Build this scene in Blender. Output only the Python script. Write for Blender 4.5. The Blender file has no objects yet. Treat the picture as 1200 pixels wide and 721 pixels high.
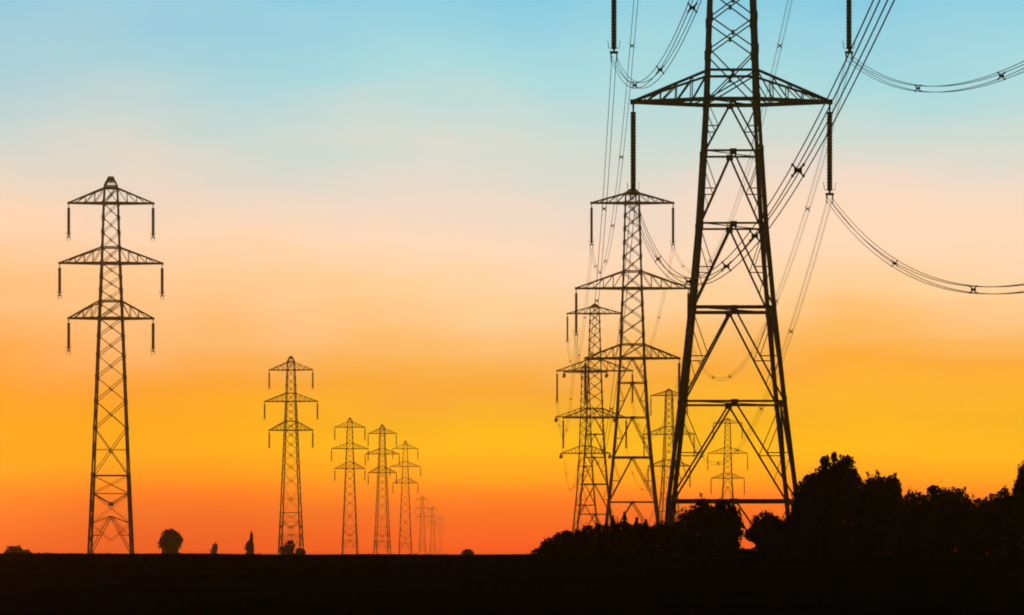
import bpy, math, random
import numpy as np
from mathutils import Vector, Matrix

C = bpy.context.scene
COL = C.collection
R = math.radians
random.seed(7)
RNG = np.random.default_rng(11)

# ------------------------------------------------------------------ camera, world, sun, exposure
EYE = 1.7
F = 4000.0                                   # focal length in photo pixels (1200 wide)
cam = bpy.data.cameras.new('camera')
cam.sensor_width = 36.0
cam.lens = 36.0 * F / 1200.0
cam.shift_y = (648 - 360.5) / 1200.0         # the horizon sits low in the frame
cam.clip_start, cam.clip_end = 0.5, 30000
co = bpy.data.objects.new('camera', cam)
co.location = (0, 0, EYE)
co.rotation_euler = (R(90), 0, 0)
COL.objects.link(co)
C.camera = co

C.view_settings.view_transform = 'Standard'
C.view_settings.look = 'None'
C.view_settings.gamma = 1
C.view_settings.exposure = 0.0
C.view_settings.use_curve_mapping = False
C.render.engine = 'CYCLES'
C.cycles.use_denoising = True
C.cycles.pixel_filter_type = 'BLACKMAN_HARRIS'
C.cycles.filter_width = 1.9
C.cycles.max_bounces = 4
C.cycles.volume_bounces = 0

SUN_AZ, SUN_EL = R(-11.5), R(0.8)            # on the horizon, just outside the left edge of the view


def lin(c):
    out = []
    for v in c[:3]:
        v = v / 255.0
        out.append(v / 12.92 if v <= 0.04045 else ((v + 0.055) / 1.055) ** 2.4)
    return (*out, 1.0)


def build_world():
    w = bpy.data.worlds.new('World')
    C.world = w
    w.use_nodes = True
    nt = w.node_tree
    nt.nodes.clear()
    N, L = nt.nodes.new, nt.links.new

    def math_(op, a, b=None, c=None, clamp=False):
        n = N('ShaderNodeMath'); n.operation = op; n.use_clamp = clamp
        for i, v in enumerate((a, b, c)):
            if v is None: continue
            if isinstance(v, (int, float)): n.inputs[i].default_value = v
            else: L(v, n.inputs[i])
        return n.outputs[0]

    def maprange(v, a, b, c=0.0, d=1.0, smooth=True):
        n = N('ShaderNodeMapRange')
        n.interpolation_type = 'SMOOTHSTEP' if smooth else 'LINEAR'
        L(v, n.inputs[0])
        for i, q in enumerate((a, b, c, d)): n.inputs[i + 1].default_value = q
        return n.outputs[0]

    def ramp(fac, stops):
        n = N('ShaderNodeValToRGB')
        n.color_ramp.interpolation = 'B_SPLINE' if False else 'LINEAR'
        e = n.color_ramp.elements
        while len(e) < len(stops): e.new(0.5)
        for el, (p, c) in zip(e, stops):
            el.position = p; el.color = c
        L(fac, n.inputs[0])
        return n.outputs[0]

    def mix(f, a, b):
        n = N('ShaderNodeMix'); n.data_type = 'RGBA'
        if isinstance(f, (int, float)): n.inputs[0].default_value = f
        else: L(f, n.inputs[0])
        for s, v in ((6, a), (7, b)):
            if isinstance(v, tuple): n.inputs[s].default_value = v
            else: L(v, n.inputs[s])
        return n.outputs[2]

    tc = N('ShaderNodeTexCoord')
    sep = N('ShaderNodeSeparateXYZ'); L(tc.outputs['Generated'], sep.inputs[0])
    x, y, z = sep.outputs
    hyp = math_('SQRT', math_('ADD', math_('MULTIPLY', x, x), math_('MULTIPLY', y, y)))
    hyp = math_('MAXIMUM', hyp, 0.001)
    tan_el = math_('DIVIDE', z, hyp)
    az = math_('ARCTAN2', x, y)              # 0 in the middle of the view, radians
    # thin drifting veils: stretched noise that shifts the bands up and down a little
    comb = N('ShaderNodeCombineXYZ')
    L(math_('ADD', math_('MULTIPLY', az, 13.0), 14.2), comb.inputs[0]); L(math_('MULTIPLY', tan_el, 26.0), comb.inputs[1])
    nz = N('ShaderNodeTexNoise'); nz.inputs['Scale'].default_value = 1.0
    nz.inputs['Detail'].default_value = 2.0; nz.inputs['Roughness'].default_value = 0.45
    L(comb.outputs[0], nz.inputs['Vector'])
    comb2 = N('ShaderNodeCombineXYZ')
    L(math_('MULTIPLY', az, 22.0), comb2.inputs[0]); L(math_('MULTIPLY', tan_el, 160.0), comb2.inputs[1])
    nz2 = N('ShaderNodeTexNoise'); nz2.inputs['Scale'].default_value = 1.0
    nz2.inputs['Detail'].default_value = 3.0
    L(comb2.outputs[0], nz2.inputs['Vector'])
    t = math_('MULTIPLY', tan_el, F / 648.0)
    wob = math_('ADD', math_('MULTIPLY', math_('SUBTRACT', nz.outputs[0], 0.5), 0.24),
                math_('MULTIPLY', math_('SUBTRACT', nz2.outputs[0], 0.5), 0.06))
    wob = math_('MULTIPLY', wob, maprange(t, 0.05, 0.45, 0.3, 1.0))
    t = math_('ADD', t, wob)
    p = math_('DIVIDE', t, 1.25, clamp=True)
    Y = lambda py: max(0.0, (648 - py) / 648 / 1.25)
    def stops(lst): return [(Y(py), lin(c)) for py, c in sorted(lst, key=lambda q: -q[0])]
    left = stops([(648, (312, 30, 0)), (625, (314, 68, 0)), (598, (306, 110, 0)), (572, (286, 154, 0)), (540, (276, 182, 0)), (515, (268, 178, 0)),
                  (490, (262, 174, 0)), (445, (256, 164, 40)), (400, (254, 172, 84)), (340, (254, 197, 136)),
                  (280, (252, 213, 180)), (215, (228, 214, 198)), (150, (196, 212, 210)), (80, (164, 205, 216)),
                  (0, (138, 196, 222)), (-120, (104, 176, 214))])
    right = stops([(648, (380, 84, 0)), (620, (368, 120, 0)), (587, (340, 160, 0)), (566, (312, 196, 0)), (530, (290, 211, 0)),
                   (500, (266, 196, 18)), (445, (257, 177, 58)), (410, (257, 189, 98)), (350, (256, 212, 158)),
                   (290, (255, 220, 188)), (230, (238, 218, 202)), (170, (206, 218, 210)), (90, (164, 216, 222)),
                   (0, (138, 203, 223)), (-120, (104, 182, 218))])
    front = mix(maprange(az, -0.15, -0.01), ramp(p, left), ramp(p, right))
    # towards the zenith the sky deepens
    front = mix(maprange(tan_el, 0.165, 0.45), front, lin((20, 26, 44)))
    b1 = N('ShaderNodeBackground'); L(front, b1.inputs[0]); b1.inputs[1].default_value = 1.12
    sky = N('ShaderNodeTexSky'); sky.sky_type = 'NISHITA'; sky.sun_disc = False
    sky.sun_elevation = SUN_EL; sky.sun_rotation = SUN_AZ
    b2 = N('ShaderNodeBackground'); L(sky.outputs[0], b2.inputs[0]); b2.inputs[1].default_value = 0.012
    ms = N('ShaderNodeMixShader')
    L(maprange(math_('DIVIDE', y, hyp), 0.35, 0.96), ms.inputs[0])
    L(b2.outputs[0], ms.inputs[1]); L(b1.outputs[0], ms.inputs[2])
    out = N('ShaderNodeOutputWorld'); L(ms.outputs[0], out.inputs[0])


build_world()

sl = bpy.data.lights.new('sun', 'SUN')
sl.energy = 0.05
sl.angle = R(0.5)
sl.color = (1.0, 0.42, 0.12)
so = bpy.data.objects.new('sun', sl)
d = Vector((math.sin(SUN_AZ) * math.cos(SUN_EL), math.cos(SUN_AZ) * math.cos(SUN_EL), math.sin(SUN_EL)))
so.rotation_euler = d.to_track_quat('Z', 'Y').to_euler()
so.location = (0, 0, 80)
COL.objects.link(so)


# ------------------------------------------------------------------ materials
def material(name, col, col2=None, rough=0.7, metal=0.0, scale=6.0, spec=0.15):
    m = bpy.data.materials.new(name)
    m.use_nodes = True
    nt = m.node_tree
    b = nt.nodes['Principled BSDF']
    b.inputs['Roughness'].default_value = rough
    b.inputs['Metallic'].default_value = metal
    b.inputs['Specular IOR Level'].default_value = spec
    if col2 is None:
        col2 = tuple(c * 0.6 for c in col)
    tc = nt.nodes.new('ShaderNodeTexCoord')
    nz = nt.nodes.new('ShaderNodeTexNoise')
    nz.inputs['Scale'].default_value = scale
    nz.inputs['Detail'].default_value = 4
    nt.links.new(tc.outputs['Object'], nz.inputs['Vector'])
    rp = nt.nodes.new('ShaderNodeValToRGB')
    rp.color_ramp.elements[0].position = 0.35
    rp.color_ramp.elements[1].position = 0.65
    rp.color_ramp.elements[0].color = (*col2, 1)
    rp.color_ramp.elements[1].color = (*col, 1)
    nt.links.new(nz.outputs[0], rp.inputs[0])
    nt.links.new(rp.outputs[0], b.inputs['Base Color'])
    return m


STEEL = material('weathered_steel', (0.13, 0.13, 0.135), (0.08, 0.075, 0.07), 0.75, 0.0, 1.3)
PORCELAIN = material('brown_porcelain', (0.06, 0.035, 0.025), (0.04, 0.02, 0.015), 0.35, 0.0, 3, 0.4)
FITTING = material('galvanised_fitting', (0.12, 0.12, 0.12), (0.07, 0.07, 0.07), 0.6, 0.0, 3)
WIRE = material('aluminium_wire', (0.13, 0.13, 0.13), (0.09, 0.09, 0.09), 0.7, 0.0, 0.5)
LEAF = material('dark_leaf', (0.045, 0.055, 0.022), (0.022, 0.03, 0.012), 0.8, 0.0, 1.4, 0.0)
BARK = material('bark', (0.06, 0.045, 0.035), (0.03, 0.022, 0.018), 0.9, 0.0, 5, 0.1)
SOIL = material('dark_field', (0.024, 0.019, 0.013), (0.014, 0.010, 0.008), 0.95, 0.0, 0.35, 0.0)
GRASS = material('dry_grass', (0.034, 0.026, 0.014), (0.02, 0.016, 0.009), 0.9, 0.0, 0.8, 0.0)


# ------------------------------------------------------------------ helpers
class MB:
    """collects shapes and links them as ONE mesh object"""
    def __init__(self): self.v, self.f = [], []

    def bar(self, a, b, w, h=None):
        a, b = Vector(a), Vector(b)
        d = b - a
        if d.length < 1e-5: return
        d.normalize()
        up = Vector((0, 0, 1)) if abs(d.z) < 0.92 else Vector((0, 1, 0))
        s = d.cross(up).normalized() * (w / 2)
        u = s.cross(d).normalized() * ((h or w) / 2)
        n = len(self.v)
        for p in (a, b):
            self.v += [p - s - u, p + s - u, p + s + u, p - s + u]
        self.f += [(n, n + 1, n + 5, n + 4), (n + 1, n + 2, n + 6, n + 5), (n + 2, n + 3, n + 7, n + 6),
                   (n + 3, n, n + 4, n + 7), (n + 3, n + 2, n + 1, n), (n + 4, n + 5, n + 6, n + 7)]

    def tube(self, pts, rad, seg=6):
        n0 = len(self.v)
        pts = [Vector(p) for p in pts]
        for i, p in enumerate(pts):
            d = (pts[min(i + 1, len(pts) - 1)] - pts[max(i - 1, 0)]).normalized()
            up = Vector((0, 0, 1)) if abs(d.z) < 0.92 else Vector((1, 0, 0))
            s = d.cross(up).normalized(); u = s.cross(d).normalized()
            r = rad[i] if isinstance(rad, (list, tuple)) else rad
            for k in range(seg):
                a = 2 * math.pi * k / seg
                self.v.append(p + s * (math.cos(a) * r) + u * (math.sin(a) * r))
        for i in range(len(pts) - 1):
            for k in range(seg):
                a, b = n0 + i * seg + k, n0 + i * seg + (k + 1) % seg
                self.f.append((a, b, b + seg, a + seg))
        self.f.append(tuple(n0 + k for k in range(seg))[::-1])
        e = n0 + (len(pts) - 1) * seg
        self.f.append(tuple(e + k for k in range(seg)))

    def lathe(self, base, axis, prof, seg=8):
        """prof: (distance along axis, radius)"""
        axis = Vector(axis).normalized(); base = Vector(base)
        up = Vector((0, 0, 1)) if abs(axis.z) < 0.9 else Vector((1, 0, 0))
        s = axis.cross(up).normalized(); u = s.cross(axis).normalized()
        n0 = len(self.v)
        for h, r in prof:
            for k in range(seg):
                a = 2 * math.pi * k / seg
                self.v.append(base + axis * h + s * (math.cos(a) * r) + u * (math.sin(a) * r))
        for i in range(len(prof) - 1):
            for k in range(seg):
                a, b = n0 + i * seg + k, n0 + i * seg + (k + 1) % seg
                self.f.append((a, b, b + seg, a + seg))

    def build(self, name, mat, parent=None):
        me = bpy.data.meshes.new(name)
        me.from_pydata([tuple(p) for p in self.v], [], self.f)
        me.update()
        me.materials.append(mat)
        o = bpy.data.objects.new(name, me)
        COL.objects.link(o)
        if parent: o.parent = parent
        return o


def empty(name, loc, rz=0.0):
    o = bpy.data.objects.new(name, None)
    o.empty_display_size = 0.5
    o.location = loc
    o.rotation_euler = (0, 0, rz)
    COL.objects.link(o)
    return o


def tag(o, label=None, cat=None, group=None, kind=None):
    if label: o['label'] = label
    if cat: o['category'] = cat
    if group: o['group'] = group
    if kind: o['kind'] = kind
    return o


def copy_tree(o, parent=None):
    c = o.copy()
    COL.objects.link(c)
    if parent: c.parent = parent
    for ch in list(o.children): copy_tree(ch, c)
    return c


# ------------------------------------------------------------------ the ground
def ground_z(x, y):
    crest = 1.645 - 0.032 * max(-1.0, min(1.0, x / 12.0)) + 0.008 * math.sin(x * 1.3) + 0.008 * math.sin(x * 0.53 + 1)
    if y < 0: base = 0.0
    elif y <= 90: base = crest * y / 90.0
    elif y < 230:
        k = (y - 90) / 140.0
        base = crest * (1 - k * k * (3 - 2 * k))
    else: base = 0.0
    return base


def build_ground():
    ys = [-400, -150, -50] + list(np.arange(0, 60, 4)) + list(np.arange(60, 110, 1.25)) + list(np.arange(110, 290, 10)) + \
         [320, 400, 520, 700, 1000, 1500, 2200, 3200, 4900]
    xs = [-3200, -1600, -800, -400, -200, -100, -60] + list(np.arange(-40, 40.1, 0.8)) + [60, 100, 200, 400, 800, 1600, 3200]
    m = MB()
    for y in ys:
        for x in xs:
            r = 0.022 * (random.random() - 0.5) if 20 < y < 200 and abs(x) < 45 else 0
            m.v.append(Vector((float(x), float(y), ground_z(float(x), float(y)) + r)))
    n = len(xs)
    for j in range(len(ys) - 1):
        for i in range(n - 1):
            a = j * n + i
            m.f.append((a, a + 1, a + n + 1, a + n))
    g = m.build('ground', SOIL)
    for p in g.data.polygons: p.use_smooth = True
    tag(g, 'dark open field rising gently to the low black horizon', 'ground', kind='structure')


build_ground()


# ------------------------------------------------------------------ lattice towers
def half_width(prof, z):
    if z <= prof[0][0]:
        (z0, a), (z1, b) = prof[0], prof[1]
    else:
        for (z0, a), (z1, b) in zip(prof, prof[1:]):
            if z <= z1: break
    return a + (b - a) * (z - z0) / (z1 - z0)


def insulator_mesh(p, length, strain, g=1.0):
    """a string of porcelain discs hanging from p (or two short strings along the line)"""
    m = MB()
    def string(base, axis, ln):
        n = max(8, int(ln / 0.21))
        prof = [(0.0, 0.05), (0.22, 0.05)]
        for k in range(n):
            a = 0.22 + (ln - 0.3) * k / n
            st = (ln - 0.3) / n
            prof += [(a, 0.125 * g), (a + st * 0.18, 0.15 * g), (a + st * 0.55, 0.155 * g), (a + st * 0.8, 0.125 * g)]
        prof += [(ln - 0.05, 0.06), (ln, 0.05)]
        m.lathe(base, axis, prof)
    if strain:
        for s in (-1, 1):
            for dx in (-0.22, 0.22):
                string((p[0] + dx, p[1], p[2] - 0.15), (0, s, -0.14), 3.2)
    else:
        string((p[0], p[1], p[2]), (0, 0, -1), length)
    return m


def clamp_mesh(p, length, strain):
    m = MB()
    if strain:
        for s in (-1, 1):
            q = (p[0], s * 3.1, p[2] - 0.6)
            m.bar((p[0] - 0.35, q[1], q[2]), (p[0] + 0.35, q[1], q[2]), 0.22, 0.3)
        m.bar((p[0], -3.2, p[2] - 0.9), (p[0], 3.2, p[2] - 0.9), 0.1)
        m.bar((p[0] - 0.3, 0, p[2] - 0.1), (p[0] + 0.3, 0, p[2] - 0.1), 0.3, 0.5)
    else:
        z = p[2] - length
        m.bar((p[0], 0, z + 0.12), (p[0], 0, z - 0.16), 0.12)                    # shackle
        m.bar((p[0] - 0.26, 0, z - 0.12), (p[0] + 0.26, 0, z - 0.12), 0.05, 0.16)   # yoke plate
        for s in (-1, 1):
            m.bar((p[0] + s * 0.18, 0, z - 0.12), (p[0] + s * 0.18, 0, z - 0.52), 0.06)
            m.bar((p[0] + s * 0.18, -0.22, z - 0.28), (p[0] + s * 0.18, 0.22, z - 0.28), 0.07)
            m.bar((p[0] + s * 0.18, -0.22, z - 0.60), (p[0] + s * 0.18, 0.22, z - 0.60), 0.07)
        for s in (-1, 1):                                                         # arcing horns
            m.tube([(p[0], 0, z + 0.1), (p[0] + s * 0.32, 0, z + 0.15), (p[0] + s * 0.38, 0, z + 0.6)], 0.022, 5)
    return m


def tower(spec, loc, name='transmission_tower', strain=False):
    root = empty(name, loc)
    prof, foot = spec['prof'], spec['foot']
    hw = lambda z: half_width(prof, z)
    top = prof[-2][0]
    k = spec['k']
    corner = lambda sx, sy, z: Vector((sx * hw(z), sy * hw(z), z))
    # four legs
    for sx in (-1, 1):
        for sy in (-1, 1):
            m = MB()
            zs = [foot] + [q for q, _ in prof[:-1] if q > foot]
            for z0, z1 in zip(zs, zs[1:]):
                w = spec['leg'] * (1.0 if z1 < spec['low'] * 0.99 else 0.8 if z1 < spec['mid'] * 1.01 else 0.62)
                m.bar(corner(sx, sy, z0), corner(sx, sy, z1), w)
            for z in spec['levels_k'] + spec['levels_x']:
                if z > foot and z < top:
                    c = corner(sx, sy, z)
                    m.bar(c - Vector((0, 0, 0.3 * k)), c + Vector((0, 0, 0.3 * k)), spec['leg'] * 1.07)   # splice plates
            # concrete stub at the foot
            c = corner(sx, sy, foot)
            m.bar(c - Vector((0, 0, 0.3)), c + Vector((0, 0, 0.35)), spec['leg'] * 2.2)
            m.build('leg', STEEL, root)
    faces = [((-1, -1), (1, -1)), ((-1, 1), (1, 1)), ((-1, -1), (-1, 1)), ((1, -1), (1, 1))]
    # horizontal frames
    for z in spec['levels_k']:
        if z <= foot + 0.5: continue
        m = MB()
        t = spec['hbar'] * spec['heavy'].get(z, 1.0)
        for a, b in faces:
            m.bar(corner(*a, z), corner(*b, z), t * 0.8, t)
        m.bar(corner(-1, -1, z), corner(1, 1, z), t * 0.4)
        m.build('horizontal_frame', STEEL, root)
    # face bracing: one lattice
    m = MB()
    lv = spec['levels_k']
    for z0, z1 in zip(lv, lv[1:]):
        zb = max(z0, foot + 0.2)
        for a, b in faces:
            A0, B0, A1, B1 = corner(*a, z0), corner(*b, z0), corner(*a, z1), corner(*b, z1)
            M = (A1 + B1) / 2
            for P0, P1 in ((A0, A1), (B0, B1)):
                m.bar(M, P0, spec['brace'])
                q = M.lerp(P0, 0.52); leg_q = P1.lerp(P0, 0.52)
                m.bar(q, leg_q, spec['brace'] * 0.6)
                m.bar(q, P1.lerp(P0, 0.06), spec['brace'] * 0.48)
                q2 = M.lerp(P0, 0.78); l2 = P1.lerp(P0, 0.78)
                m.bar(q2, leg_q, spec['brace'] * 0.4)
            g = M
            m.bar(g - Vector((0.001, 0, 0.24 * k)), g + Vector((0, 0, 0.12 * k)), 0.42 * k, 0.1)   # gusset
    if m.v: m.build('chevron_bracing', STEEL, root)
    m = MB()
    lv = spec['levels_x']
    for i, (z0, z1) in enumerate(zip(lv, lv[1:])):
        t = spec['brace'] * (0.95 if z1 <= spec['low'] else 0.72)
        for a, b in faces:
            A0, B0, A1, B1 = corner(*a, z0), corner(*b, z0), corner(*a, z1), corner(*b, z1)
            m.bar(A0, B1, t); m.bar(B0, A1, t)
            mid = (A0 + B0 + A1 + B1) / 4
            m.bar(mid - Vector((0, 0, 0.16 * k)), mid + Vector((0, 0, 0.16 * k)), t * 1.7)
    if spec.get('extra'): spec['extra'](m, corner, faces, spec)
    m.build('cross_bracing', STEEL, root)
    # earth-wire peak
    m = MB()
    zt = prof[-1][0]
    for sx in (-1, 1):
        for sy in (-1, 1):
            m.bar(corner(sx, sy, top), (prof[-1][1] * 0.6 * sx, prof[-1][1] * 0.6 * sy, zt), 0.16 * k)
    for a, b in faces:
        m.bar(corner(*a, top), corner(*b, top), 0.14 * k)
        zz = top + (zt - top) * 0.45
        m.bar(corner(*a, zz), corner(*b, zz), 0.1 * k)
    m.bar((0, 0, zt - 0.5), (0, 0, zt + 0.15), prof[-1][1] * 1.5)
    m.bar((0, -0.45, zt - 0.1), (0, 0.45, zt - 0.1), 0.26 * k)
    m.build('peak', STEEL, root)
    # cross-arms with their insulators
    for z, half, rise, ln in spec['arms']:
        for s in (-1, 1):
            m = MB()
            tip = Vector((s * half, 0, z))
            lo = [corner(s, -1, z), corner(s, 1, z)]
            up = [corner(s, -1, z + rise), corner(s, 1, z + rise)]
            t = spec['arm_t']
            for q in lo: m.bar(q, tip, t, t * 1.1)
            for q in up: m.bar(q, tip + Vector((0, 0, 0.06)), t * 0.7)
            m.bar(lo[0], lo[1], t * 0.7); m.bar(up[0], up[1], t * 0.7)
            n = 4 if half > 6.0 else 3
            prev = None
            for i in range(1, n + 1):
                f = i / (n + 0.75)
                for j in (0, 1):
                    a = lo[j].lerp(tip, f); b = up[j].lerp(tip, f)
                    m.bar(a, b, t * 0.30)
                    a0 = up[j].lerp(tip, (i - 1) / (n + 0.75))
                    m.bar(a, a0, t * 0.32)
                m.bar(lo[0].lerp(tip, f), lo[1].lerp(tip, f), t * 0.30)
                m.bar(lo[0].lerp(tip, (i - 1) / (n + 0.75)), lo[1].lerp(tip, f), t * 0.28)
            m.bar(tip + Vector((-s * 0.5, 0, 0.04)), tip + Vector((s * 0.18, 0, 0.0)), 0.24, 0.3)
            m.bar(tip, tip - Vector((0, 0, 0.45)), 0.12)
            arm = m.build('cross_arm', STEEL, root)
            p = tip - Vector((0, 0, 0.4))
            insulator_mesh(p, ln - 0.4, strain, spec.get('ins', 1.0)).build('insulator', PORCELAIN, arm)
            clamp_mesh(p, ln - 0.4, strain).build('suspension_clamp', FITTING, arm)
        # the chords carry on through the body
        m = MB()
        t = spec['arm_t']
        for sy in (-1, 1):
            m.bar(corner(-1, sy, z), corner(1, sy, z), t, t * 1.1)
            m.bar(corner(-1, sy, z + rise), corner(1, sy, z + rise), t * 0.7)
            m.bar(corner(-1, sy, z), corner(1, sy, z + rise), t * 0.4)
            m.bar(corner(sy, -1, z), corner(sy, 1, z), t * 0.6)
        m.build('arm_frame', STEEL, root)
    return root


R_PROF = [(-3, 4.25), (0, 4.0), (3.2, 3.75), (9.3, 3.05), (15.1, 2.45), (20.3, 2.0), (24.8, 1.73), (28.0, 1.55),
          (34, 1.35), (37.1, 1.22), (48.2, 0.9), (49.5, 0.85), (50.0, 0.3)]
R_SPEC = dict(prof=R_PROF, foot=0.0, low=28.0, mid=37.1, k=1.0, leg=0.27, brace=0.105, hbar=0.125, arm_t=0.21, ins=1.15,
              heavy={15.1: 1.7, 3.2: 1.45, 9.3: 1.1, 28.0: 1.4}, levels_k=[-3, 3.2, 9.3, 15.1, 20.3, 24.8, 28.0],
              levels_x=[28.0, 31.1, 33.1, 35.1, 37.1, 39.2, 41.2, 43.1, 44.9, 46.6, 48.2, 49.5],
              arms=[(28.0, 6.1, 1.8, 5.6), (37.1, 7.3, 2.2, 5.9), (48.2, 5.3, 1.25, 5.3)])


def l_extra(m, corner, faces, spec):
    t = spec['brace']
    for a, b in faces:
        c = lambda z: (corner(*a, z) + corner(*b, z)) / 2
        m.bar(corner(*a, 10.3), corner(*b, 10.3), t * 1.4)
        for q in (a, b):
            m.bar(corner(*q, 8.0), c(6.5), t * 1.1)
            m.bar(c(4.9), corner(*q, -0.2), t * 1.1)
            m.bar(corner(*q, 3.9), c(4.9), t * 0.8)
            m.bar(corner(*q, 2.3), c(4.9).lerp(corner(*q, -0.2), 0.5), t * 0.8)
        m.bar(c(6.25), c(6.75), 0.34, 0.12)
        m.bar(corner(*a, 7.9), corner(*b, 7.9), t * 0.7)
        for p_, q_ in ((a, b), (b, a)):
            m.bar(corner(*p_, 10.3), corner(*q_, 7.9), t * 0.7)
            m.bar(corner(*p_, 3.9), c(1.6), t * 0.6)
            m.bar(corner(*p_, 7.9), corner(*q_, 3.9), t * 0.6)
            m.bar(corner(*p_, 1.9), c(4.9), t * 0.6)
        m.bar(corner(*a, 13.75), corner(*b, 13.75), t * 0.7)


L_PROF = [(-1.7, 2.95), (0, 2.8), (10.3, 2.35), (31.25, 1.52), (38.6, 1.2), (46.6, 0.95), (48.9, 0.82), (50.0, 0.5)]
L_SPEC = dict(prof=L_PROF, foot=-1.7, low=31.25, mid=38.6, k=1.0, leg=0.29, brace=0.09, hbar=0.26, arm_t=0.24, ins=1.35, heavy={},
              levels_k=[], levels_x=[10.3, 16.6, 20.2, 23.4, 26.3, 28.9, 31.25, 33.2, 35.0, 36.8, 38.6, 40.7, 42.7, 44.7, 46.6, 48.9],
              arms=[(31.25, 5.6, 2.3, 4.2), (38.6, 6.8, 2.1, 4.2), (46.6, 5.6, 2.0, 4.4)], extra=l_extra)

G_R = 'lattice pylons of the near power line'
G_L = 'lattice pylons of the receding power line'

# the near line: the large one is cut by the top of the frame
spec1 = dict(R_SPEC); spec1['foot'] = -0.35
big = tower(spec1, (13.63, 212, 1.7))
tag(big, 'largest black lattice pylon, its top cut off by the upper edge', 'pylon', G_R)

P2 = (15.65, 444, -1.0)
second = tower(R_SPEC, P2)
tag(second, 'tall dark lattice pylon directly left of the largest pylon, standing behind the low hedge', 'pylon', G_R)
P3 = (16.05, 662, -0.1)
third = copy_tree(second); third.location = P3
tag(third, 'smaller grey pylon half hidden behind the left cross-arms of the tall dark pylon', 'pylon', G_R)
P4 = (18.3, 851, -1.5)
fourth = tower(R_SPEC, P4, strain=True)
tag(fourth, 'leftmost pylon of the right-hand cluster, with dark blobs of tension insulators at its arm tips', 'pylon', G_R)
fifth = copy_tree(second); fifth.location = (44.9, 976, -1.5); fifth.rotation_euler.z = R(-14)
tag(fifth, 'faint orange pylon just left of the largest pylon\'s left leg', 'pylon', G_R)
sixth = copy_tree(second); sixth.location = (79, 1250, 1.0); sixth.rotation_euler.z = R(-8)
tag(sixth, 'faint distant pylon seen framed between the legs of the largest pylon', 'pylon', G_R)

# the receding line on the left
LEFT = [
    (130, 455, 1.7, 'large dark complete pylon standing alone at the far left of the field'),
    (341, 870, 1.7, 'mid-sized reddish pylon with small bushes at its foot, second in the left row'),
    (410, 1266, 1.7, 'thin reddish pylon, left one of the close pair in the middle of the left row'),
    (448, 1333, 1.7, 'thin orange pylon, right one of the close pair in the middle of the left row'),
    (475, 1527, 1.7, 'pale hazy pylon just right of the close pair, shorter than both of them'),
    (495, 2985, 1.7, 'tiny distant pylon, tallest of the three faintest ones ending the left row'),
    (507, 3636, 1.7, 'tiny distant pylon, middle one of the three faintest ones ending the left row'),
    (516, 4650, 1.7, 'tiniest and most distant pylon, last at the right end of the left row'),
]
proto = None
for (px, dist, z, lab), turn in zip(LEFT, (3, -5, 7, -9, 4, -6, 8, 2)):
    loc = ((px - 600) / F * dist, dist, z)
    if proto is None: o = proto = tower(L_SPEC, loc)
    else:
        o = copy_tree(proto); o.location = loc
    o.rotation_euler.z = R(turn)
    tag(o, lab, 'pylon', G_L)


# ------------------------------------------------------------------ conductors
BS = 0.29                                    # spacing of the four wires in a bundle


def hang(spec_pos, arm_i, s):
    """the point below an insulator, in world space"""
    z, half, rise, ln = R_SPEC['arms'][arm_i]
    return Vector((spec_pos[0] + s * half, spec_pos[1], spec_pos[2] + z - ln - 0.46))


def span(a, b, sag, spacers, label, rad=0.017, seg=72, bs=BS):
    root = empty('conductor_bundle', a)
    L = b - a
    side = Vector((L.y, -L.x, 0)).normalized()
    def pos(f):
        return a + L * f - Vector((0, 0, 4 * sag * f * (1 - f)))
    for sx in (-1, 1):
        for sz in (-1, 1):
            m = MB()
            m.tube([pos(i / seg) - a + side * (sx * bs / 2) + Vector((0, 0, sz * bs / 2)) for i in range(seg + 1)], rad, 6)
            m.build('conductor', WIRE, root)
    hl = math.hypot(L.x, L.y)
    for s in spacers:
        p = pos(s / hl) - a
        m = MB()
        c = {}
        for sx in (-1, 1):
            for sz in (-1, 1):
                q = p + side * (sx * bs / 2) + Vector((0, 0, sz * bs / 2))
                c[sx, sz] = q
                m.bar(p, q, 0.04)
                t = L.normalized() * 0.09
                m.bar(q - t, q + t, 0.06)
        for sx in (-1, 1):
            r = 0.5
            m.bar(p.lerp(c[sx, -1], r), p.lerp(c[sx, 1], r), 0.06)
        m.bar(p - side * 0.06, p + side * 0.06, 0.10)
        m.build('spacer', FITTING, root)
    tag(root, label, 'power cable', 'bundled wires of the near power line')
    return root


P1 = (13.63, 212, 1.7)
P0 = (13.65, -1.5, 1.7)                         # the next pylon stands behind the camera
SP = [36, 66, 92, 106, 122]
names_near = {
    (0, -1): 'thick bundle of four wires sweeping across the largest pylon up to the top right',
    (0, 1): 'sagging wire bundle from the largest pylon\'s lower right arm to the right edge',
    (1, -1): 'rising wire bundle above the lower left arm of the largest pylon, touching the top edge',
    (1, 1): 'sagging wire bundle in the top right corner, leaving the insulator cut by the top edge',
}
for (i, s), lab in names_near.items():
    span(hang(P1, i, s), hang(P0, i, s), {(0, -1): 12.1, (0, 1): 12.5, (1, 1): 12.1}.get((i, s), 11.8), SP, lab, seg=110)
names_far = {
    (0, -1): 'thin wires from the largest pylon\'s lower left arm back to the tall dark pylon',
    (0, 1): 'thin wires dropping steeply from the insulator under the largest pylon\'s lower right arm',
    (1, -1): 'thin wires dropping nearly straight down from the insulator cut by the top edge',
    (1, 1): 'thin wires curving to a low U-shaped sag between the largest pylon\'s legs',
    (2, -1): 'thin wires from the top edge to the tip of the largest pylon\'s left arm',
    (2, 1): 'thin wires from the top edge down behind the largest pylon\'s lower right arm',
}
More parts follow.
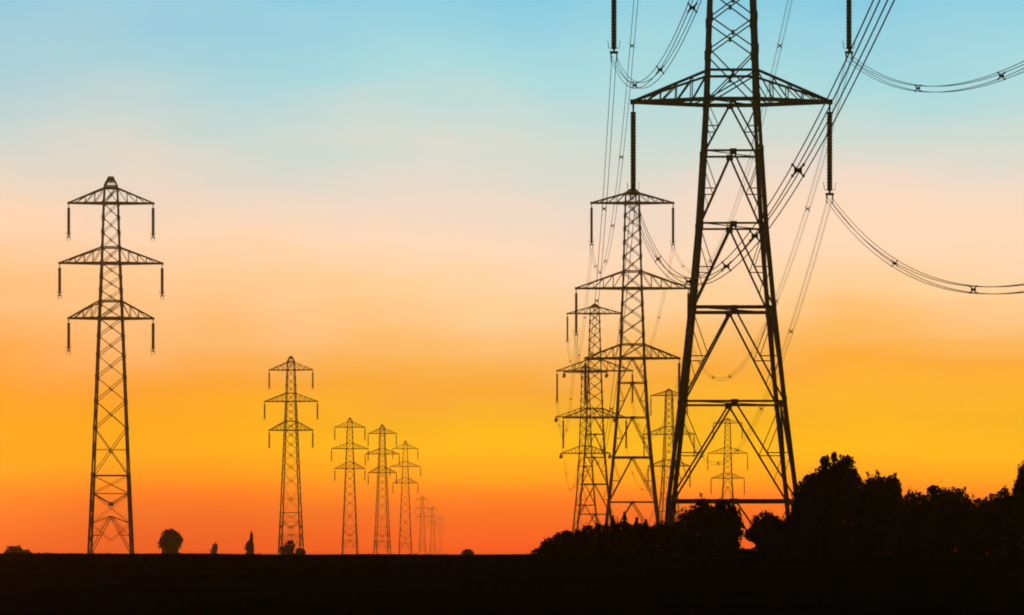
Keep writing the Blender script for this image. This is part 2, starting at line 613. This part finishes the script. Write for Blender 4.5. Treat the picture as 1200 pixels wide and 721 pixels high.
for (i, s), lab in names_far.items():
    span(hang(P1, i, s), hang(P2, i, s), 11.6, [33, 66, 100, 134, 168, 200], lab, rad=0.0105, bs=0.28)
names_third = {
    (0, -1): 'faint wires going back from the tall dark pylon\'s lowest left arm',
    (0, 1): 'faint wires going back from the tall dark pylon\'s lowest right arm',
    (1, -1): 'faint wires going back from the tall dark pylon\'s widest, middle left arm',
    (1, 1): 'faint wires going back from the tall dark pylon\'s widest, middle right arm',
    (2, -1): 'faint wires going back from the tall dark pylon\'s topmost left arm',
    (2, 1): 'faint wires going back from the tall dark pylon\'s topmost right arm',
}
for (i, s), lab in names_third.items():
    span(hang(P2, i, s), hang(P3, i, s), 9.5, [45, 90, 135, 180], lab, rad=0.010, seg=48, bs=0.28)


# ------------------------------------------------------------------ trees, bushes and hedges
def crown_mesh(lobes, leaf, dens, holes=()):
    """leaf clumps spread through the volume of several ellipsoids (cx, cy, cz, rx, ry, rz)"""
    P, S = [], []
    for cx, cy, cz, rx, ry, rz in lobes:
        area = 4 * math.pi * ((rx * rz + rx * ry + ry * rz) / 3)
        n = int(dens * area / (leaf * leaf))
        c, r = np.array([cx, cy, cz]), np.array([rx, ry, rz])
        nc = max(10, int(n / 45))
        dd = RNG.normal(size=(nc, 3)); dd /= np.linalg.norm(dd, axis=1)[:, None]
        cr = RNG.uniform(0.72, 1.0, size=(nc, 1)) * (1 - 0.16 * RNG.random((nc, 1)) ** 2)
        out = RNG.random((nc, 1)) < 0.10
        cr = np.where(out, RNG.uniform(0.98, 1.07, size=(nc, 1)), cr)
        cl = dd * cr
        idx = RNG.integers(0, nc, n)
        q = cl[idx] + RNG.normal(size=(n, 3)) * np.where(out, 0.035, 0.085)[idx]
        P.append(c + q * r); S.append(leaf * RNG.uniform(0.55, 1.25, n))
        # denser, larger leaves inside
        ni = int(n * 1.1)
        dd = RNG.normal(size=(ni, 3)); dd /= np.linalg.norm(dd, axis=1)[:, None]
        q = dd * (RNG.random((ni, 1)) ** 0.4) * 0.86
        P.append(c + q * r); S.append(leaf * RNG.uniform(1.5, 2.6, ni))
    P = np.concatenate(P); S = np.concatenate(S)
    keep = np.ones(len(P), bool)
    for hx, hz, hrx, hrz in holes:               # passages kept clear of leaves
        keep &= ((P[:, 0] - hx) / hrx) ** 2 + ((P[:, 2] - hz) / hrz) ** 2 > 1
    P, S = P[keep], S[keep]
    n = len(P)
    a = RNG.normal(size=(n, 3)); a /= np.linalg.norm(a, axis=1)[:, None]
    b = RNG.normal(size=(n, 3)); b -= a * (a * b).sum(1)[:, None]; b /= np.linalg.norm(b, axis=1)[:, None]
    a *= (S * 0.5)[:, None]; b *= (S * 0.33)[:, None]
    V = np.empty((n * 4, 3))
    V[0::4] = P - a; V[1::4] = P + b; V[2::4] = P + a; V[3::4] = P - b
    me = bpy.data.meshes.new('crown')
    me.vertices.add(n * 4); me.vertices.foreach_set('co', V.ravel())
    me.loops.add(n * 4); me.loops.foreach_set('vertex_index', np.arange(n * 4, dtype=np.int32))
    me.polygons.add(n); me.polygons.foreach_set('loop_start', np.arange(0, n * 4, 4, dtype=np.int32))
    me.update(calc_edges=True)
    me.validate()
    me.materials.append(LEAF)
    return me


def plant(name, lab, cat, dist, lobes_px, group=None, leaf=0.1, dens=1.0, holes_px=(), flat=0.9):
    """lobes given as (x, y, rx, ry) read off the photograph, set at their own distance and given real depth"""
    s = dist / F
    leaf *= 0.8 if dist > 200 else 0.56
    lobes = []
    for q in lobes_px:
        px, py, rx, ry = q[:4]
        dy = q[4] if len(q) > 4 else random.uniform(-0.25, 0.25) * rx * s
        lobes.append([(px - 600) * s, dist + dy, EYE + (648 - py) * s, rx * s * 1.2, max(rx, 0.5 * ry) * s * flat, ry * s * 1.07])
    cx = sum(l[0] * l[3] for l in lobes) / sum(l[3] for l in lobes)
    gz = ground_z(cx, dist)
    holes = [((px - 600) * s, EYE + (648 - py) * s, rx * s, ry * s) for px, py, rx, ry in holes_px]
    root = empty(name, (cx, dist, gz))
    loc = np.array([cx, dist, gz])
    ll = [tuple(np.array(l[:3]) - loc) + tuple(l[3:]) for l in lobes]
    hh = [(h[0] - cx, h[1] - gz, h[2], h[3]) for h in holes]
    me = crown_mesh(ll, leaf, dens, hh)
    c = bpy.data.objects.new('crown', me); COL.objects.link(c); c.parent = root
    topz = max(l[2] + l[5] * 0.5 for l in ll)
    m = MB()
    r0 = max(0.03, 0.035 * (topz))
    pts = [(0.0, 0, -0.1), (r0 * 0.3, 0, topz * 0.3), (-r0 * 0.4, r0 * 0.3, topz * 0.65), (0, 0, topz)]
    m.tube(pts, [r0 * 1.3, r0, r0 * 0.6, r0 * 0.2], 7)
    for l in ll:
        st = Vector((0, 0, topz * random.uniform(0.15, 0.4)))
        e = Vector((l[0], l[1], l[2] + l[5] * 0.5))
        mid = st.lerp(e, 0.5) + Vector((0, 0, -0.08 * topz))
        bad = any(((q.x - h[0]) / (h[2] * 1.15)) ** 2 + ((q.z - h[1]) / (h[3] * 1.15)) ** 2 < 1
                  for h in hh for q in (st, st.lerp(mid, .5), mid, mid.lerp(e, .5), e))
        if not bad: m.tube([st, mid, e], [r0 * 0.55, r0 * 0.4, r0 * 0.12], 5)
    m.build('trunk', BARK, root)
    tag(root, lab, cat, group)
    return root


HD = 87
GH = 'dark bushes and trees of the hedgerow'
hole = [(878, 639, 8, 5)]
plant('shrub', 'low dark shrub sloping down to the field, left end of the hedgerow', 'shrub', HD,
      [(634, 651, 14, 9), (647, 644, 16, 15), (661, 638, 14, 18), (655, 652, 24, 12)], GH, 0.075)
plant('shrub', 'low rounded shrub below the leftmost pylon of the right-hand cluster', 'shrub', HD + 1,
      [(677, 637, 16, 18), (693, 634, 15, 20), (701, 620, 4, 7), (686, 654, 26, 14)], GH, 0.075)
plant('shrub', 'shrub with two thin pointed shoots below the tall dark pylon\'s left leg', 'shrub', HD,
      [(714, 632, 15, 20), (731, 630, 15, 20), (718, 612, 1.7, 8), (719, 618, 4, 7), (732, 610, 1.9, 11), (732, 618, 5, 8), (724, 654, 24, 14)], GH, 0.07)
plant('shrub', 'shrub with short ragged tips beneath the tall dark pylon\'s middle', 'shrub', HD + 1,
      [(752, 632, 18, 21), (746, 613, 1.8, 8), (747, 618, 5, 6), (757, 614, 1.6, 6), (752, 654, 24, 14)], GH, 0.07)
plant('shrub', 'low level shrub hiding the foot of the largest pylon\'s left leg', 'shrub', HD,
      [(776, 633, 18, 23), (794, 633, 15, 24), (786, 654, 28, 16)], GH, 0.075)
plant('bush', 'big rounded bush between the largest pylon\'s legs, nearest its left leg', 'bush', HD - 1,
      [(807, 622, 12, 27), (823, 614, 19, 31), (846, 614, 19, 29), (860, 618, 11, 28), (835, 648, 34, 26)], GH, 0.085, 1.0, hole)
plant('bush', 'smaller domed bush with a bright gap at its left, between the largest pylon\'s legs', 'bush', HD + 1,
      [(897, 620, 16, 23), (906, 628, 18, 26), (889, 626, 10, 17), (881, 626, 9, 9), (880, 652, 14, 8), (896, 652, 30, 22)], GH, 0.08, 1.0, hole)
plant('bush', 'narrow dark bush at the foot of the largest pylon\'s right leg', 'bush', HD - 1,
      [(926, 626, 12, 26), (936, 612, 10, 34), (928, 654, 20, 16)], GH, 0.08)
plant('tree', 'tallest tree of the hedgerow, broad with a jagged top, right of the largest pylon', 'tree', HD,
      [(976, 575, 30, 36), (957, 590, 22, 35), (943, 592, 13, 34), (988, 566, 18, 29), (1001, 584, 13, 32),
       (967, 541, 6, 8), (978, 537, 3.2, 8), (992, 541, 8, 7), (950, 561, 8, 6), (970, 622, 44, 46), (975, 642, 40, 22), (940, 634, 20, 34)], GH, 0.09)
plant('tree', 'flat-topped tree against the right side of the tallest hedgerow tree', 'tree', HD + 3,
      [(1031, 588, 22, 33), (1047, 573, 9, 21), (1042, 590, 15, 34), (1018, 588, 13, 30), (1014, 622, 20, 42), (1034, 630, 34, 38), (1056, 626, 16, 40)], GH, 0.09)
plant('bush', 'small dark bush in the dip right of the flat-topped tree', 'bush', HD + 1,
      [(1067, 602, 12, 29), (1078, 602, 11, 27), (1072, 632, 22, 38), (1083, 622, 14, 38)], GH, 0.085)
plant('tree', 'wide low tree with an even rounded crown, middle of the right-hand hedgerow', 'tree', HD + 2,
      [(1096, 600, 17, 31), (1122, 600, 18, 30), (1109, 604, 20, 33), (1094, 574, 7, 5), (1110, 634, 40, 40), (1136, 622, 14, 38)], GH, 0.09)
plant('bush', 'bush rising gently towards the right edge behind the hedgerow\'s lowest dip', 'bush', HD,
      [(1149, 608, 13, 27), (1163, 604, 13, 28), (1177, 598, 11, 29), (1162, 634, 34, 38), (1188, 618, 12, 40)], GH, 0.085)
plant('tree', 'tall tree cut off by the right edge of the photo', 'tree', HD - 2,
      [(1204, 574, 14, 34), (1220, 570, 22, 44), (1196, 590, 10, 32), (1214, 630, 36, 44)], GH, 0.09)

GF = 'small far bushes dotted along the field horizon'
plant('tree', 'small round-crowned lone tree on the horizon right of the far left pylon', 'tree', 350,
      [(200, 632, 12.5, 13), (195, 636, 9, 10), (206, 635, 8, 10), (200, 650, 11, 8)], GF, 0.2)
plant('bush', 'tiny reddish bush on the horizon, between the round lone tree and the pointed bush', 'bush', 520,
      [(252, 642, 3.2, 6), (250, 648, 4, 6)], GF, 0.16)
plant('bush', 'narrow pointed bush on the horizon left of the mid-sized pylon', 'bush', 350,
      [(293, 641, 5.2, 9), (295, 630, 1.3, 8), (293, 652, 6, 7)], GF, 0.14)
plant('bush', 'clump of small bushes at the foot of the mid-sized reddish pylon', 'bush', 330,
      [(340, 641, 6, 8), (332, 645, 5, 6), (352, 647, 6, 5), (340, 654, 12, 7)], GF, 0.14)
plant('bush', 'low dome-shaped bush at the left edge of the photo', 'bush', 330,
      [(18, 647, 10, 8), (12, 650, 8, 7), (18, 656, 12, 7)], GF, 0.14)
plant('bush', 'tiny bush just right of the low dome-shaped bush at the left edge', 'bush', 345,
      [(32, 648, 4.5, 4.5), (32, 655, 5, 5)], GF, 0.12)
plant('bush', 'tiny dome-shaped bush on the bare horizon left of the hedgerow', 'bush', 340,
      [(548, 649, 7.5, 6), (548, 657, 9, 6)], GF, 0.13)


# ------------------------------------------------------------------ grass
def build_grass():
    m = MB()
    for i in range(26000):
        y = 42 + 50 * random.random() ** 0.6
        x = random.uniform(-0.17, 0.17) * y
        z = ground_z(x, y) - 0.01
        h = random.uniform(0.015, 0.045) * (1.0 + 0.9 * max(0, math.sin(x * 2.1) * math.sin(x * 0.77 + y)))
        a = random.uniform(0, math.pi); w = random.uniform(0.008, 0.02)
        dx, dy = math.cos(a) * w, math.sin(a) * w
        n = len(m.v)
        m.v += [Vector((x - dx, y - dy, z)), Vector((x + dx, y + dy, z)),
                Vector((x + random.uniform(-0.03, 0.03), y + random.uniform(-0.03, 0.03), z + h))]
        m.f.append((n, n + 1, n + 2))
    tag(m.build('grass', GRASS), 'short dark stubble covering the field', 'grass', kind='stuff')


build_grass()


# ------------------------------------------------------------------ haze
def build_haze():
    x, y0, y1, z0, z1 = 3300, -420, 4950, -4.0, 60.0
    m = MB()
    m.v = [Vector(p) for p in ((-x, y0, z0), (x, y0, z0), (x, y1, z0), (-x, y1, z0),
                               (-x, y0, z1), (x, y0, z1), (x, y1, z1), (-x, y1, z1))]
    m.f = [(3, 2, 1, 0), (4, 5, 6, 7), (0, 1, 5, 4), (1, 2, 6, 5), (2, 3, 7, 6), (3, 0, 4, 7)]
    mat = bpy.data.materials.new('haze')
    mat.use_nodes = True
    nt = mat.node_tree
    nt.nodes.clear()
    v = nt.nodes.new('ShaderNodeVolumePrincipled')
    v.inputs['Color'].default_value = (1.0, 0.62, 0.20, 1)
    v.inputs['Density'].default_value = 0.0003
    v.inputs['Anisotropy'].default_value = 0.93
    o = nt.nodes.new('ShaderNodeOutputMaterial')
    nt.links.new(v.outputs[0], o.inputs['Volume'])
    h = m.build('haze', mat)
    tag(h, 'thin warm evening haze lying over the whole field', 'haze', kind='stuff')


build_haze()
